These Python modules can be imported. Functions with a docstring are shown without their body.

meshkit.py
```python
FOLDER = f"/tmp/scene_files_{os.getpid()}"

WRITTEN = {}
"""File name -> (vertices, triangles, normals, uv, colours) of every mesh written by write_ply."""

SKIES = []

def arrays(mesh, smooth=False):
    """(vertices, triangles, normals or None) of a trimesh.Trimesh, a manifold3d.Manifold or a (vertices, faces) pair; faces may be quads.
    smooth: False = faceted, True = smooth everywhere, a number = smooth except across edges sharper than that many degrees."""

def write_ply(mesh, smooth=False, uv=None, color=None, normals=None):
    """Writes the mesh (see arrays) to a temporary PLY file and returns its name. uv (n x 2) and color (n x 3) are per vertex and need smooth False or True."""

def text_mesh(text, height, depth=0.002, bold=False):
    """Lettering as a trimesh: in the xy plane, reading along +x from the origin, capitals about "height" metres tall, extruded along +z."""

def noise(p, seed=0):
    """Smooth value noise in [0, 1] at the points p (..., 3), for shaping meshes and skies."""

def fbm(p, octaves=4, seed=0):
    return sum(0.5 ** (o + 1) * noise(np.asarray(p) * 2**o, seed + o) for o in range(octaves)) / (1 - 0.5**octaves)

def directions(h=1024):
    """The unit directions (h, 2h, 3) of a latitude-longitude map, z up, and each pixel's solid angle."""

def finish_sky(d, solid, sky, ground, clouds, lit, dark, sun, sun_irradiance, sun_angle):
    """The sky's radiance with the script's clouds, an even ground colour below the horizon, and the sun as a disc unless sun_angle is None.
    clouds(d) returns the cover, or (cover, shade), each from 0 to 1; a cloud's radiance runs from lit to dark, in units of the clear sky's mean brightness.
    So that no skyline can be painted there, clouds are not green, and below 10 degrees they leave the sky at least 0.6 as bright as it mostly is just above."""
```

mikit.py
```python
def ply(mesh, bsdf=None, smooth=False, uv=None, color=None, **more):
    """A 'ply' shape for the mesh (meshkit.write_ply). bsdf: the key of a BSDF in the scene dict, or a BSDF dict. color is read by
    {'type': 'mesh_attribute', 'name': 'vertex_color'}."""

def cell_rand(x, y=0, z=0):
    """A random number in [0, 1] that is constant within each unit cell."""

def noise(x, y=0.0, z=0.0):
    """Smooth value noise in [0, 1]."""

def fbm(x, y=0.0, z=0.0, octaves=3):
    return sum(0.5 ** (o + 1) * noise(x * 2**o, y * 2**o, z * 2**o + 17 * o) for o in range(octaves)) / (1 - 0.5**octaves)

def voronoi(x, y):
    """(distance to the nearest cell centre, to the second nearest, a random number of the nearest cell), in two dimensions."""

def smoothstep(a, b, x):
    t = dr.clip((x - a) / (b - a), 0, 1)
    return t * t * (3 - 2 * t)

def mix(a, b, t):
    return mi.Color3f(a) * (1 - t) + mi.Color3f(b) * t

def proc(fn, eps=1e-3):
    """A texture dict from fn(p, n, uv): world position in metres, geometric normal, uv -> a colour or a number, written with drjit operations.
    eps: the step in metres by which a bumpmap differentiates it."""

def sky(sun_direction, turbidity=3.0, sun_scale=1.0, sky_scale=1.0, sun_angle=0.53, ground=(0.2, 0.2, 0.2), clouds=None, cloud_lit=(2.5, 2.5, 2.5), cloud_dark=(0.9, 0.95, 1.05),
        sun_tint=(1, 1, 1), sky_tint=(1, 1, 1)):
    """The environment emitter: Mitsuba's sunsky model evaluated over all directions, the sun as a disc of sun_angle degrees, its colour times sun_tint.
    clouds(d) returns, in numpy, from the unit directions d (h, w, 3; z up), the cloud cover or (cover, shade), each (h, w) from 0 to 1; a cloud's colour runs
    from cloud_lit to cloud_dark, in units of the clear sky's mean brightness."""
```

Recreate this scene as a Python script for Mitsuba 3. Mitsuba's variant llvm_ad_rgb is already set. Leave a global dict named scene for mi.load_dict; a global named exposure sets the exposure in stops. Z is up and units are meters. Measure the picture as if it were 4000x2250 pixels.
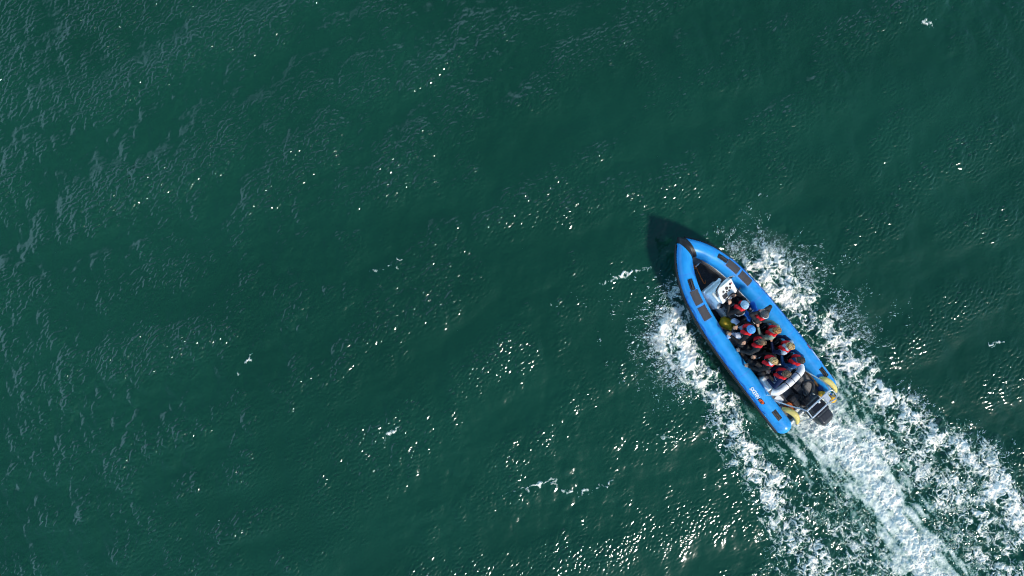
import math
import numpy as np
import trimesh
import manifold3d as m3
import shapely.geometry as sg
from scipy import ndimage
from scipy.spatial import cKDTree
from scipy.spatial.transform import Rotation
import mitsuba as mi
import drjit as dr
import mikit
import meshkit

T = mi.ScalarTransform4f
scene, labels = {}, {}

# ------------------------------------------------------------------ camera, sky, exposure
FOCAL, CAM_H = 2666.0, 19.7          # focal length in pixels of a 4000 px wide frame, drone height in metres
scene['camera'] = {'type': 'perspective', 'fov': math.degrees(2 * math.atan(2000 / FOCAL)), 'fov_axis': 'x',
                   'near_clip': 0.1, 'far_clip': 4000.0,
                   'to_world': T().look_at(origin=[0, 0, CAM_H], target=[0, 0, 0], up=[0, 1, 0])}
SUN_AZ, SUN_EL = math.radians(-47.0), math.radians(39.5)
SUN = np.array([math.cos(SUN_EL) * math.cos(SUN_AZ), math.cos(SUN_EL) * math.sin(SUN_AZ), math.sin(SUN_EL)])
def fair_weather_clouds(d):
    """A bank of bright cumulus over the western half of the sky, broken clouds elsewhere, clear overhead and round the sun."""
    z = np.maximum(d[..., 2], 0.02)
    p = np.stack([d[..., 0] / (z + 0.25), d[..., 1] / (z + 0.25), 0 * z], -1)
    n = meshkit.fbm(p * 1.3 + 7.0, 5, 3)
    west = np.clip(0.5 - 0.75 * (0.88 * d[..., 0] - 0.47 * d[..., 1]), 0, 1)
    low = np.clip((0.95 - z) / 0.30, 0, 1)
    cover = np.clip((n - 0.66 + 0.40 * west * low) * 5, 0, 1) * (1 - np.clip((d @ SUN - 0.85) * 9, 0, 1))
    return cover, np.clip((n - 0.55) * 3, 0, 1) * 0.4
scene['daylight'] = mikit.sky(SUN.tolist(), turbidity=3, sky_scale=1.05, sun_angle=6.5, sun_tint=(0.85, 1.0, 1.25), sky_tint=(0.82, 1.0, 1.1), clouds=fair_weather_clouds, cloud_lit=(2.6, 4.6, 6.2), cloud_dark=(1.1, 1.8, 2.4))
exposure = 1.82

# ------------------------------------------------------------------ the sea surface
def spectrum_fields(n, length, lobes, seed, choppy):
    """Height and horizontal displacement of a wind sea: a sum of directional lobes, made by inverse FFT."""
    rng = np.random.default_rng(seed)
    k1 = 2 * np.pi * np.fft.fftfreq(n, length / n)
    kx, ky = np.meshgrid(k1, k1, indexing='xy')
    k = np.hypot(kx, ky); k[0, 0] = 1.0
    xi = rng.standard_normal((n, n)) + 1j * rng.standard_normal((n, n))
    h = np.zeros((n, n), complex)
    for slope, wl_peak, wl_min, direction, spread, power in lobes:
        kp, kc = 2 * np.pi / wl_peak, 2 * np.pi / wl_min
        s = k ** (-power) * np.exp(-0.5 * (kp / k) ** 4) * np.exp(-(k / kc) ** 2)
        c = (kx * math.cos(direction) + ky * math.sin(direction)) / k
        s = s * np.maximum(np.abs(c), 1e-6) ** spread
        s[0, 0] = 0
        a = np.sqrt(s)
        a *= slope / math.sqrt(2 * (a ** 2 * k ** 2).sum() + 1e-30) * 1.0
        h = h + np.roll(xi, int(37 * wl_peak * 10), axis=1) * a
    hz = np.fft.ifft2(h) * n * n
    dx = np.fft.ifft2(-1j * kx / k * h) * n * n
    dy = np.fft.ifft2(-1j * ky / k * h) * n * n
    return hz.real * math.sqrt(2), dx.real * choppy * math.sqrt(2), dy.real * choppy * math.sqrt(2)

D = math.radians
SEA_N, SEA_L = 2048, 41.0
# rms slope, peak wavelength, shortest wavelength, travel direction, spread, falloff
swell = spectrum_fields(SEA_N, SEA_L, [(0.068, 2.8, 0.45, D(-62), 7, 4.6), (0.05, 1.3, 0.35, D(14), 8, 4.6)], 11, 1.15)
chop = spectrum_fields(SEA_N, SEA_L, [(0.055, 0.62, 0.11, D(-64), 4, 4.2), (0.080, 0.55, 0.12, D(14), 4, 4.0)], 12, 1.0)
ripple = spectrum_fields(SEA_N, SEA_L, [(0.305, 0.115, 0.050, D(-55), 1.5, 4.0)], 13, 0.7)
def blurred(seed, sigma):
    g = ndimage.gaussian_filter(np.random.default_rng(seed).standard_normal((512, 512)), sigma, mode='wrap')
    return np.kron(g / g.std(), np.ones((4, 4)))
# small waves ride on the crests and run in gusty patches
su, sv = np.meshgrid((np.arange(SEA_N) / SEA_N - 0.5) * SEA_L, (np.arange(SEA_N) / SEA_N - 0.5) * SEA_L)
west = np.clip((-su - 1.0 + 0.3 * sv) / 12.0, 0, 1) * np.clip((20.5 + su) / 3.0, 0, 1)      # fresher wind on the left
slick = np.exp(-((su - 13.5) / 5.0) ** 2 - ((sv + 0.5) / 3.2) ** 2)                            # smooth water right of the boat
gust = np.clip(0.88 + 0.30 * ndimage.gaussian_filter(blurred(21, 12), 3, mode='wrap') + 0.22 * swell[0] / swell[0].std() + 0.40 * west - 0.35 * slick - 0.25 * np.exp(-((su - 4.2) / 4.0) ** 2 - ((sv + 6.8) / 3.2) ** 2), 0.15, 2.0)
lee = np.exp(-((su - 4.2) / 4.0) ** 2 - ((sv + 6.8) / 3.2) ** 2)                             # calmer water below the wake's port arm
fine = np.clip(0.60 - 0.38 * lee + 0.34 * blurred(22, 8) + 0.66 * swell[0] / swell[0].std() + 0.22 * chop[0] / chop[0].std() + 0.45 * west - 0.2 * slick, 0.14, 2.1)
sea_h, sea_dx, sea_dy = (s + c * gust + r * fine for s, c, r in zip(swell, chop, ripple))

def sample(field, x, y):
    return ndimage.map_coordinates(field, [(y / SEA_L + 0.5) * SEA_N, (x / SEA_L + 0.5) * SEA_N], order=1, mode='grid-wrap')

def axis(lo, hi, step, far, grow=1.25):
    """Grid lines: even between lo and hi, then growing outwards to +-far."""
    mid = np.arange(lo, hi, step)
    out, d, p = [], step, hi
    while p < far:
        out.append(p); d *= grow; p += d
    low, d, p = [], step, lo
    while p > -far:
        d *= grow; p -= d; low.append(p)
    return np.concatenate([low[::-1], mid, out])

# ------------------------------------------------------------------ helpers
def mat(key, color, rough=0.5, spec=0.5, **more):
    scene[key] = {'type': 'twosided', 'bsdf': {'type': 'principled', 'base_color': {'type': 'rgb', 'value': list(color)} if not isinstance(color, dict) else color,
                                              'roughness': rough, 'specular': spec, **more}}
    return key

def numbered(key):
    if key not in scene and key not in labels:
        return key
    i = 1
    while f'{key}_{i:03d}' in scene or f'{key}_{i:03d}' in labels:
        i += 1
    return f'{key}_{i:03d}'

def thing(name, label, category, group=None):
    key = numbered(name)
    labels[key] = {'label': label, 'category': category}
    if group: labels[key]['group'] = group
    return key

def tri(mesh):
    """Any of manifold, trimesh, (v, f) as a trimesh."""
    if hasattr(mesh, 'to_mesh'):
        m = mesh.to_mesh()
        return trimesh.Trimesh(m.vert_properties[:, :3], m.tri_verts, process=False)
    if isinstance(mesh, tuple):
        v, f = np.asarray(mesh[0], float), np.asarray(mesh[1], int)
        if f.shape[1] == 4: f = np.vstack([f[:, [0, 1, 2]], f[:, [0, 2, 3]]])
        return trimesh.Trimesh(v, f, process=False)
    return mesh

POSE = np.eye(4)
def put(name, mesh, material, parent=None, smooth=40, label=None, pose=None, kind=None):
    key = numbered(f'{parent}__{name}' if parent else name)
    mesh = tri(mesh).copy()
    mesh.apply_transform(BOAT if pose is None else pose)
    scene[key] = mikit.ply(mesh, material, smooth=smooth)
    if label or kind:
        labels[key] = {}
        if label: labels[key]['label'] = label
        if kind: labels[key]['kind'] = kind
    return key

def man(mesh):
    mesh = tri(mesh)
    return m3.Manifold(m3.Mesh(np.asarray(mesh.vertices, np.float32), np.asarray(mesh.faces, np.uint32)))

def ball(p, r, n=12):
    return m3.Manifold.sphere(1.0, n).scale([r, r, r] if np.isscalar(r) else list(r)).translate(list(map(float, p)))

def bone(p, a, q, b, n=12):
    return m3.Manifold.batch_hull([ball(p, a, n), ball(q, b, n)])

def chain(points, radii, n=12):
    points = [np.asarray(p, float) for p in points]
    radii = [radii] * len(points) if np.isscalar(radii) else radii
    return m3.Manifold.batch_boolean([bone(points[i], radii[i], points[i + 1], radii[i + 1], n) for i in range(len(points) - 1)], m3.OpType.Add)

def union(parts):
    return m3.Manifold.batch_boolean(list(parts), m3.OpType.Add)

def rbox(size, r=0.02, n=8):
    """A box with rounded edges, centred."""
    h = np.array(size) / 2 - r
    return m3.Manifold.batch_hull([ball(h * [x, y, z], r, n) for x in (-1, 1) for y in (-1, 1) for z in (-1, 1)])

def tf(mesh, loc=(0, 0, 0), rot=(0, 0, 0)):
    m = tri(mesh).copy()
    M = np.eye(4); M[:3, :3] = Rotation.from_euler('xyz', rot, degrees=True).as_matrix(); M[:3, 3] = loc
    m.apply_transform(M)
    return m

def pipe(points, r, n=10, closed=False, smooth_n=0):
    """A round tube along points (one closed surface)."""
    P = np.asarray(points, float)
    if smooth_n:
        from scipy.interpolate import CubicSpline
        u = np.concatenate([[0], np.cumsum(np.linalg.norm(np.diff(P, axis=0), axis=1))])
        P = CubicSpline(u, P)(np.linspace(0, u[-1], smooth_n))
    tan = np.gradient(P, axis=0)
    if closed:
        tan = np.roll(P, -1, 0) - np.roll(P, 1, 0)
    tan /= np.linalg.norm(tan, axis=1, keepdims=True)
    ref = min([*np.eye(3), np.linalg.svd(P - P.mean(0))[2][2]] , key=lambda e: abs(tan @ e).max())
    a = np.cross(tan, ref); a /= np.linalg.norm(a, axis=1, keepdims=True)
    b = np.cross(a, tan)
    th = np.arange(n) / n * 2 * np.pi
    rr = np.broadcast_to(np.asarray(r, float), len(P))[:, None, None]
    V = P[:, None] + rr * (np.cos(th)[None, :, None] * a[:, None] + np.sin(th)[None, :, None] * b[:, None])
    return loft(V, closed)

def loft(rings, closed=False):
    """A closed surface through rings of equal point counts (m, n, 3)."""
    V = np.asarray(rings, float); m, n, _ = V.shape
    f = []
    j = np.arange(n); k = (j + 1) % n
    for i in range(m if closed else m - 1):
        a, b = i * n, ((i + 1) % m) * n
        f += [np.stack([a + j, a + k, b + k], 1), np.stack([a + j, b + k, b + j], 1)]
    v = V.reshape(-1, 3)
    if not closed:
        v = np.vstack([v, V[0].mean(0), V[-1].mean(0)])
        f += [np.stack([0 * j + m * n, k, j], 1), np.stack([0 * j + m * n + 1, (m - 1) * n + j, (m - 1) * n + k], 1)]
    mesh = trimesh.Trimesh(v, np.vstack(f), process=False)
    if mesh.volume < 0: mesh.invert()
    return mesh

def slab(poly, thick, z=0.0):
    g = poly if hasattr(poly, 'exterior') else sg.Polygon(poly)
    m = trimesh.creation.extrude_polygon(g, thick, engine='earcut')
    m.apply_translation([0, 0, z])
    return m

# ------------------------------------------------------------------ materials
def tube_blue(p, n, uv):
    d = mikit.fbm(p.x * 5.0, p.y * 5.0, p.z * 5.0, 3)
    g = mikit.noise(p.x * 90, p.y * 90, p.z * 90)
    salt = mikit.smoothstep(0.60, 0.80, mikit.fbm(p.x * 3.1 + 5, p.y * 3.1, p.z * 6.0, 4)) * 0.25 + mikit.smoothstep(0.70, 0.85, mikit.noise(p.x * 40, p.y * 40, p.z * 40)) * 0.10
    return mikit.mix(mikit.mix([0.012, 0.245, 0.63], [0.022, 0.30, 0.70], mikit.smoothstep(0.3, 0.7, d) * 0.8 + g * 0.2), [0.16, 0.36, 0.62], salt)
def deck_grey(p, n, uv):
    g = mikit.noise(p.x * 140, p.y * 140, p.z * 140) * 0.5 + mikit.fbm(p.x * 9, p.y * 9, p.z * 9, 3) * 0.5
    return mikit.mix([0.10, 0.095, 0.095], [0.23, 0.215, 0.21], mikit.smoothstep(0.25, 0.75, g))
def floor_black(p, n, uv):
    g = mikit.noise(p.x * 120, p.y * 120, p.z * 120) * 0.5 + mikit.fbm(p.x * 7, p.y * 7, p.z * 7, 3) * 0.5
    return mikit.mix([0.012, 0.012, 0.016], [0.045, 0.043, 0.045], mikit.smoothstep(0.3, 0.8, g))
def white_gelcoat(p, n, uv):
    g = mikit.fbm(p.x * 6, p.y * 6, p.z * 6, 4)
    return mikit.mix([0.62, 0.61, 0.58], [0.82, 0.82, 0.80], mikit.smoothstep(0.3, 0.6, g))
mat('blue_tube', mikit.proc(tube_blue), 0.32, 0.6)
mat('blue_patch', (0.030, 0.25, 0.66), 0.5)
mat('blue_rope', (0.01, 0.10, 0.42), 0.7, 0.2)
mat('black_rubber', (0.012, 0.012, 0.015), 0.5, 0.4)
mat('step_rubber', (0.062, 0.058, 0.064), 0.8, 0.3)
mat('grey_deck', mikit.proc(deck_grey), 0.8, 0.2)
mat('black_floor', mikit.proc(floor_black), 0.7, 0.3)
mat('gelcoat', mikit.proc(white_gelcoat), 0.25, 0.5)
mat('white_vinyl', (0.78, 0.78, 0.78), 0.4, 0.5)
mat('white_print', (0.85, 0.85, 0.85), 0.5, 0.3)
mat('orange_print', (0.72, 0.09, 0.015), 0.5, 0.3)
mat('red_print', (0.65, 0.02, 0.02), 0.5, 0.3)
mat('black_vinyl', (0.014, 0.014, 0.017), 0.45, 0.4)
mat('engine_black', (0.012, 0.012, 0.016), 0.22, 0.5, clearcoat=0.5)
mat('engine_grey', (0.022, 0.023, 0.028), 0.22, 0.5, clearcoat=0.6)
mat('steel', (0.62, 0.63, 0.66), 0.28, 0.5, metallic=0.9)
mat('painted_steel', (0.50, 0.53, 0.58), 0.35, 0.5, metallic=0.3)
mat('float_yellow', (0.66, 0.53, 0.17), 0.55, 0.3)
mat('float_orange', (0.72, 0.40, 0.035), 0.5, 0.3)
mat('bag_yellow', (0.42, 0.28, 0.012), 0.6, 0.3)
mat('bag_blue', (0.006, 0.05, 0.22), 0.6, 0.3)
mat('wood', (0.22, 0.11, 0.035), 0.5, 0.3)
mat('orange_line', (0.62, 0.13, 0.02), 0.7, 0.2)
scene['acrylic'] = {'type': 'thindielectric', 'int_ior': 1.49, 'specular_transmittance': {'type': 'rgb', 'value': [0.45, 0.47, 0.5]}}

# ------------------------------------------------------------------ the boat's place: heading, bow-up trim, heel to starboard
def turn(axis_, deg):
    M = np.eye(4); M[:3, :3] = Rotation.from_euler(axis_, deg, degrees=True).as_matrix(); return M
BOAT = turn('z', 128.1) @ turn('y', -1.6) @ turn('x', 10.0)
BOAT[:3, 3] = [8.267, -3.430, 0.0]

# ------------------------------------------------------------------ inflatable collar
KX = np.array([-0.20, 0.4, 1.4, 2.1, 2.8, 3.5, 4.05, 4.6, 5.1, 5.5, 5.78])
KY = np.array([0.885, 0.90, 0.895, 0.885, 0.865, 0.82, 0.75, 0.645, 0.465, 0.235, 0.0])
from scipy.interpolate import PchipInterpolator, CubicSpline
line_y = CubicSpline(KX, KY)
def line_z(x): return 0.45 + 0.012 * np.maximum(0, np.asarray(x) - 2.5) ** 2
def line_r(x):
    x = np.asarray(x, float)
    return np.interp(x, [-0.2, 4.2, 5.2, 5.9], [0.25, 0.25, 0.237, 0.215])
def on_tube(x, ang, off=0.0, side=1):
    """A point of the collar's skin: station x, angle in degrees from the top towards outboard, height over the skin."""
    x = np.asarray(x, float); a = np.radians(ang)
    slope = line_y(x, 1)
    t = np.stack([np.ones_like(slope), slope, 0 * slope], -1); t /= np.linalg.norm(t, axis=-1, keepdims=True)
    out = np.stack([-t[..., 1], t[..., 0], 0 * slope], -1)
    c = np.stack([x, line_y(x), line_z(x)], -1)
    r = (line_r(x) + off)[..., None]
    p = c + r * (np.sin(a)[..., None] * out + np.cos(a)[..., None] * np.array([0, 0, 1.0]))
    return p * [1, side, 1]

def half_collar():
    xs = np.concatenate([np.linspace(0.16, 5.0, 60), np.linspace(5.05, 5.95, 30)])
    ang = np.arange(40) / 40 * 360
    rings = [on_tube(np.full(40, x), ang) for x in xs]
    # rounded cone at the stern end
    end = []
    for s in np.linspace(0, 1, 12)[:-1]:
        k = math.sqrt(max(1 - (1 - s) ** 2.2, 0.0)) if s else 0.03
        c = np.array([0.16 - 0.25 * (1 - s), line_y(0.16), line_z(0)])
        base = on_tube(np.full(40, 0.16), ang) - np.array([0.16, line_y(0.16), line_z(0)])
        end.append(c + base * max(k, 0.05))
    return man(loft(np.array(end + rings))).trim_by_plane([0, 1, 0], 0)
port = half_collar()
boat = thing('inflatable_boat', 'blue rigid inflatable boat with black bow guard and white console crossing green water', 'boat')
collar = put('tube', port + port.mirror([0, 1, 0]), 'blue_tube', boat, 50)

def patch(x0, x1, a0, a1, off, side, nx=10, na=8, thick=0.006, taper=None):
    """A sheet lying on the collar between stations and angles."""
    xs, aa = np.linspace(x0, x1, nx), np.linspace(a0, a1, na)
    Xg, Ag = np.meshgrid(xs, aa, indexing='ij')
    top, bot = on_tube(Xg, Ag, off + thick, side), on_tube(Xg, Ag, off - 0.01, side)
    V = np.concatenate([top.reshape(-1, 3), bot.reshape(-1, 3)])
    q1 = np.arange(nx * na).reshape(nx, na)
    quad = np.stack([q1[:-1, :-1], q1[1:, :-1], q1[1:, 1:], q1[:-1, 1:]], -1).reshape(-1, 4)
    f = [quad, quad[:, ::-1] + nx * na]
    edge = np.concatenate([q1[:, 0], q1[-1, 1:], q1[-2::-1, -1], q1[0, -2:0:-1]])
    e2 = np.roll(edge, -1)
    f.append(np.stack([edge, e2, e2 + nx * na, edge + nx * na], 1)[:, ::-1])
    m = tri((V, np.vstack(f)))
    if m.volume < 0: m.invert()
    return m

for side in (1, -1):
    # black rubbing strake round the outer side
    xs = np.concatenate([np.linspace(0.10, 5.0, 60), np.linspace(5.05, 5.79, 22)])
    prof = [(84, 0.0), (85, 0.035), (91, 0.052), (98, 0.052), (104, 0.035), (105, 0.0), (95, -0.02)]
    put('rubbing_strake', loft(np.array([[on_tube(x, a, o, side) for a, o in prof] for x in xs])), 'black_rubber', boat, 50)
    # pads to step on, with paler surrounds, and grab handles
    for x in (4.49, 4.02):
        base = put('step_patch', patch(x - 0.235, x + 0.235, -28, 42, 0.0, side), 'blue_patch', boat, 30)
        put('step_pad', patch(x - 0.20, x + 0.20, -20, 34, 0.005, side), 'step_rubber', boat, 30)
    for x in (4.85, 0.55):
        put('handle_patch', patch(x - 0.15, x + 0.15, -8, 24, 0.0, side, thick=0.007), 'black_rubber', boat, 30)
        h = [on_tube(np.array(xx), np.array(8.0), o, side) for xx, o in ((x - 0.12, 0.0), (x - 0.09, 0.03), (x, 0.038), (x + 0.09, 0.03), (x + 0.12, 0.0))]
        put('grab_handle', pipe(h, 0.013, 8, smooth_n=14), 'step_rubber', boat, 50)
    # lifeline along the outboard shoulder, looped between glued patches
    spots = np.linspace(0.75, 4.6, 9)
    pts = []
    for i, x in enumerate(spots):
        pts.append(on_tube(np.array(x), np.array(62.0), 0.012, side))
        if i < len(spots) - 1:
            pts.append(on_tube(np.array((x + spots[i + 1]) / 2), np.array(74.0), 0.010, side))
        put('rope_patch', patch(x - 0.05, x + 0.05, 55, 70, 0.0, side, 4, 4, 0.004), 'blue_patch', boat, 30)
    put('lifeline', pipe(pts, 0.011, 7, smooth_n=90), 'blue_rope', boat, 60)
    # seams of the air chambers
    for x in (2.0, 3.35, 5.12):
        put('seam_tape', patch(x - 0.018, x + 0.018, -80, 100, -0.001, side, 3, 26, 0.003), 'blue_patch', boat, 30)

# black guard over the stem where both tubes meet
gx_ = np.linspace(0, 1, 12)
def guard():
    shell = []
    for side in (1, -1):
        xs = np.linspace(5.2, 5.95, 40); ang = np.arange(40) / 40 * 360
        shell.append(man(loft(np.array([on_tube(np.full(40, x), ang, 0.012) for x in xs]))).trim_by_plane([0, 1, 0], 0))
    both = shell[0] + shell[0].mirror([0, 1, 0])
    strip = man(slab([(5.35, -0.07), (5.60, -0.092), (6.2, -0.14), (6.2, 0.14), (5.60, 0.092), (5.35, 0.07)], 1.6, -0.2))
    return both ^ strip
stem = put('bow_guard', guard(), 'black_rubber', boat, 40)
for k, yy in enumerate((-0.06, 0.0, 0.06)):
    pass

# lettering and badge on both sides near the stern
def wrap(mesh, x0, direction, a0, side, height):
    """Bends flat lettering onto the collar: x runs along the boat, y climbs the tube."""
    m = tri(mesh).copy().subdivide()
    v = m.vertices
    xs = x0 + direction * v[:, 0]
    a = a0 - np.degrees((v[:, 1] - height / 2) / 0.25)
    m.vertices = on_tube(xs, a, v[:, 2], side)
    if m.volume < 0: m.invert()
    return m
LH = 0.105
word = meshkit.text_mesh('SKERN', LH, 0.005, bold=True)
word.apply_translation([0, 0, 0.004])
wl = word.bounds[1, 0]
word.vertices[:, 0] *= 0.37 / wl
back = meshkit.text_mesh('SKERN', LH, 0.004, bold=True)
back.vertices[:, 0] *= 0.37 / wl
badge = sg.Polygon([(0, 0.0), (0.16, 0.0), (0.205, LH * 0.45), (0.205, LH), (0.045, LH), (0.0, LH * 0.6)])
swoosh = sg.Polygon([(0.012, 0.052), (0.05, 0.075), (0.10, 0.096), (0.15, 0.098), (0.19, 0.075), (0.195, 0.045), (0.155, 0.012), (0.12, 0.02), (0.155, 0.05), (0.14, 0.068), (0.10, 0.062), (0.055, 0.035)])
tail = sg.Polygon([(0.02, 0.01), (0.06, 0.028), (0.10, 0.045), (0.11, 0.030), (0.07, 0.008)])
for side, x0, di, a0 in ((1, 1.60, -1, 33), (-1, 0.84, 1, 58)):
    outline = trimesh.util.concatenate([slab(g.buffer(0.011), 0.003) for g in [sg.box(0.004, 0.004, 0.366, LH - 0.004)]])
    put('lettering', wrap(word, x0, di, a0, side, LH), 'white_print', boat, False, label='white SKERN lettering')
    b = slab(badge, 0.003); b.apply_translation([0.385, 0, 0])
    mark = put('badge', wrap(b.subdivide(), x0, di, a0, side, LH), 'black_vinyl', boat, False, label='black badge with an orange swoosh')
    sw = trimesh.util.concatenate([slab(swoosh, 0.007), slab(tail, 0.007)]); sw.apply_translation([0.385, 0, 0])
    put('swoosh', wrap(sw.subdivide(), x0, di, a0, side, LH), 'orange_print' if side > 0 else 'red_print', mark, False)

# ------------------------------------------------------------------ hull, deck
def hull():
    rings = []
    for x in np.linspace(0.02, 5.5, 30):
        b = max(float(line_y(x)) - 0.12, 0.03)
        zt = 0.215 + 0.012 * max(0, x - 4.4) ** 2
        keel = min(-0.32 + 0.62 * max(0, (x - 3.2) / 2.3) ** 2.2, zt - 0.05)
        ch = keel + (zt - keel) * 0.55
        rings.append([(x, b, zt), (x, b * 0.96, ch), (x, 0, keel), (x, -b * 0.96, ch), (x, -b, zt), (x, 0, zt + 0.001)])
    return loft(np.array(rings))
put('hull', hull(), 'gelcoat', boat, 30)
inner = lambda x: float(line_y(x) - 0.12)
xs = np.linspace(0.06, 5.35, 40)
put('deck_floor', slab([(x, inner(x)) for x in xs] + [(x, -inner(x)) for x in xs[::-1]], 0.03, 0.345 - 0.12), 'black_floor', boat, 30)
DECK = 0.255
for side in (1, -1):
    w = [(x, side * (inner(x) + 0.02), side * max(inner(x) - (0.30 if x < 3.2 else 0.30 - 0.5 * min(x - 3.2, 0.3)), 0.02)) for x in np.linspace(0.05, 5.25, 40)]
    put('side_deck', slab([(x, a) for x, a, b in w] + [(x, b) for x, a, b in w[::-1]], 0.13, 0.26), 'grey_deck', boat, 30)
    tr = [np.array([x, side * (float(line_y(x)) - float(line_r(x)) * 0.92 - 0.012), float(line_z(x)) - 0.045]) for x in np.linspace(3.0, 5.36, 26)]
    put('gunwale_trim', pipe(tr, 0.022, 8), 'gelcoat', boat, 60)
put('aft_deck', slab([(0.06, 0.74), (0.98, 0.74), (0.98, -0.74), (0.06, -0.74)], 0.03, 0.365), 'grey_deck', boat, 30)
put('transom', tf(rbox((0.07, 1.45, 0.62), 0.02), (0.03, 0, 0.22)), 'gelcoat', boat, 30)
# bow locker step, cleat and mooring line
put('bow_locker', slab([(5.34, 0.24), (5.34, -0.24), (5.10, -0.34), (5.10, 0.34)], 0.06, 0.36), 'grey_deck', boat, 30)
put('cleat', union([chain([(5.12, -0.07, 0.47), (5.12, 0.07, 0.47)], 0.016), chain([(5.12, -0.03, 0.41), (5.12, -0.03, 0.47)], 0.014), chain([(5.12, 0.03, 0.41), (5.12, 0.03, 0.47)], 0.014)]), 'steel', boat, 50)
rng = np.random.default_rng(5)
knot = [(5.13 + 0.05 * math.cos(t * 2.1) * (0.6 + 0.4 * math.sin(t)), 0.08 + 0.06 * math.sin(t * 1.7), 0.455 + 0.02 * math.sin(t * 3.1)) for t in np.linspace(0, 9, 12)] + [(4.9, 0.10, 0.45), (4.6, 0.02, 0.30)]
put('mooring_line', pipe(knot, 0.011, 7, smooth_n=80), 'orange_line', boat, 60)

# ------------------------------------------------------------------ steering console
def prism(profile, y0, y1):
    """Side profile (x, z) carried across the boat from y0 to y1."""
    return loft(np.array([[(px, y, pz) for px, pz in profile] for y in (y0, y1)]))
cn = put('console', prism([(4.44, 0.26), (4.44, 0.62), (4.36, 0.66), (4.36, 1.02), (4.05, 1.02), (3.99, 0.80), (3.86, 0.66), (3.86, 0.26)], -0.15, 0.40), 'gelcoat', boat, 20)
put('helm_step', prism([(3.858, 0.26), (3.858, 0.58), (3.70, 0.52), (3.52, 0.52), (3.47, 0.46), (3.47, 0.26)], 0.02, 0.30), 'gelcoat', boat, 20)
put('front_rail', tf(rbox((0.05, 0.56, 0.05), 0.02, 12), (4.455, 0.13, 0.66)), 'gelcoat', boat, 50)
dash = loft(np.array([[(4.44, y, 1.22), (4.40, y, 1.27), (4.00, y, 1.10), (3.97, y, 1.06), (4.02, y, 0.98), (4.40, y, 1.0)] for y in (-0.19, -0.15, 0.30, 0.36)]))
ds = put('dashboard', dash, 'gelcoat', boat, 25)
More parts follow.
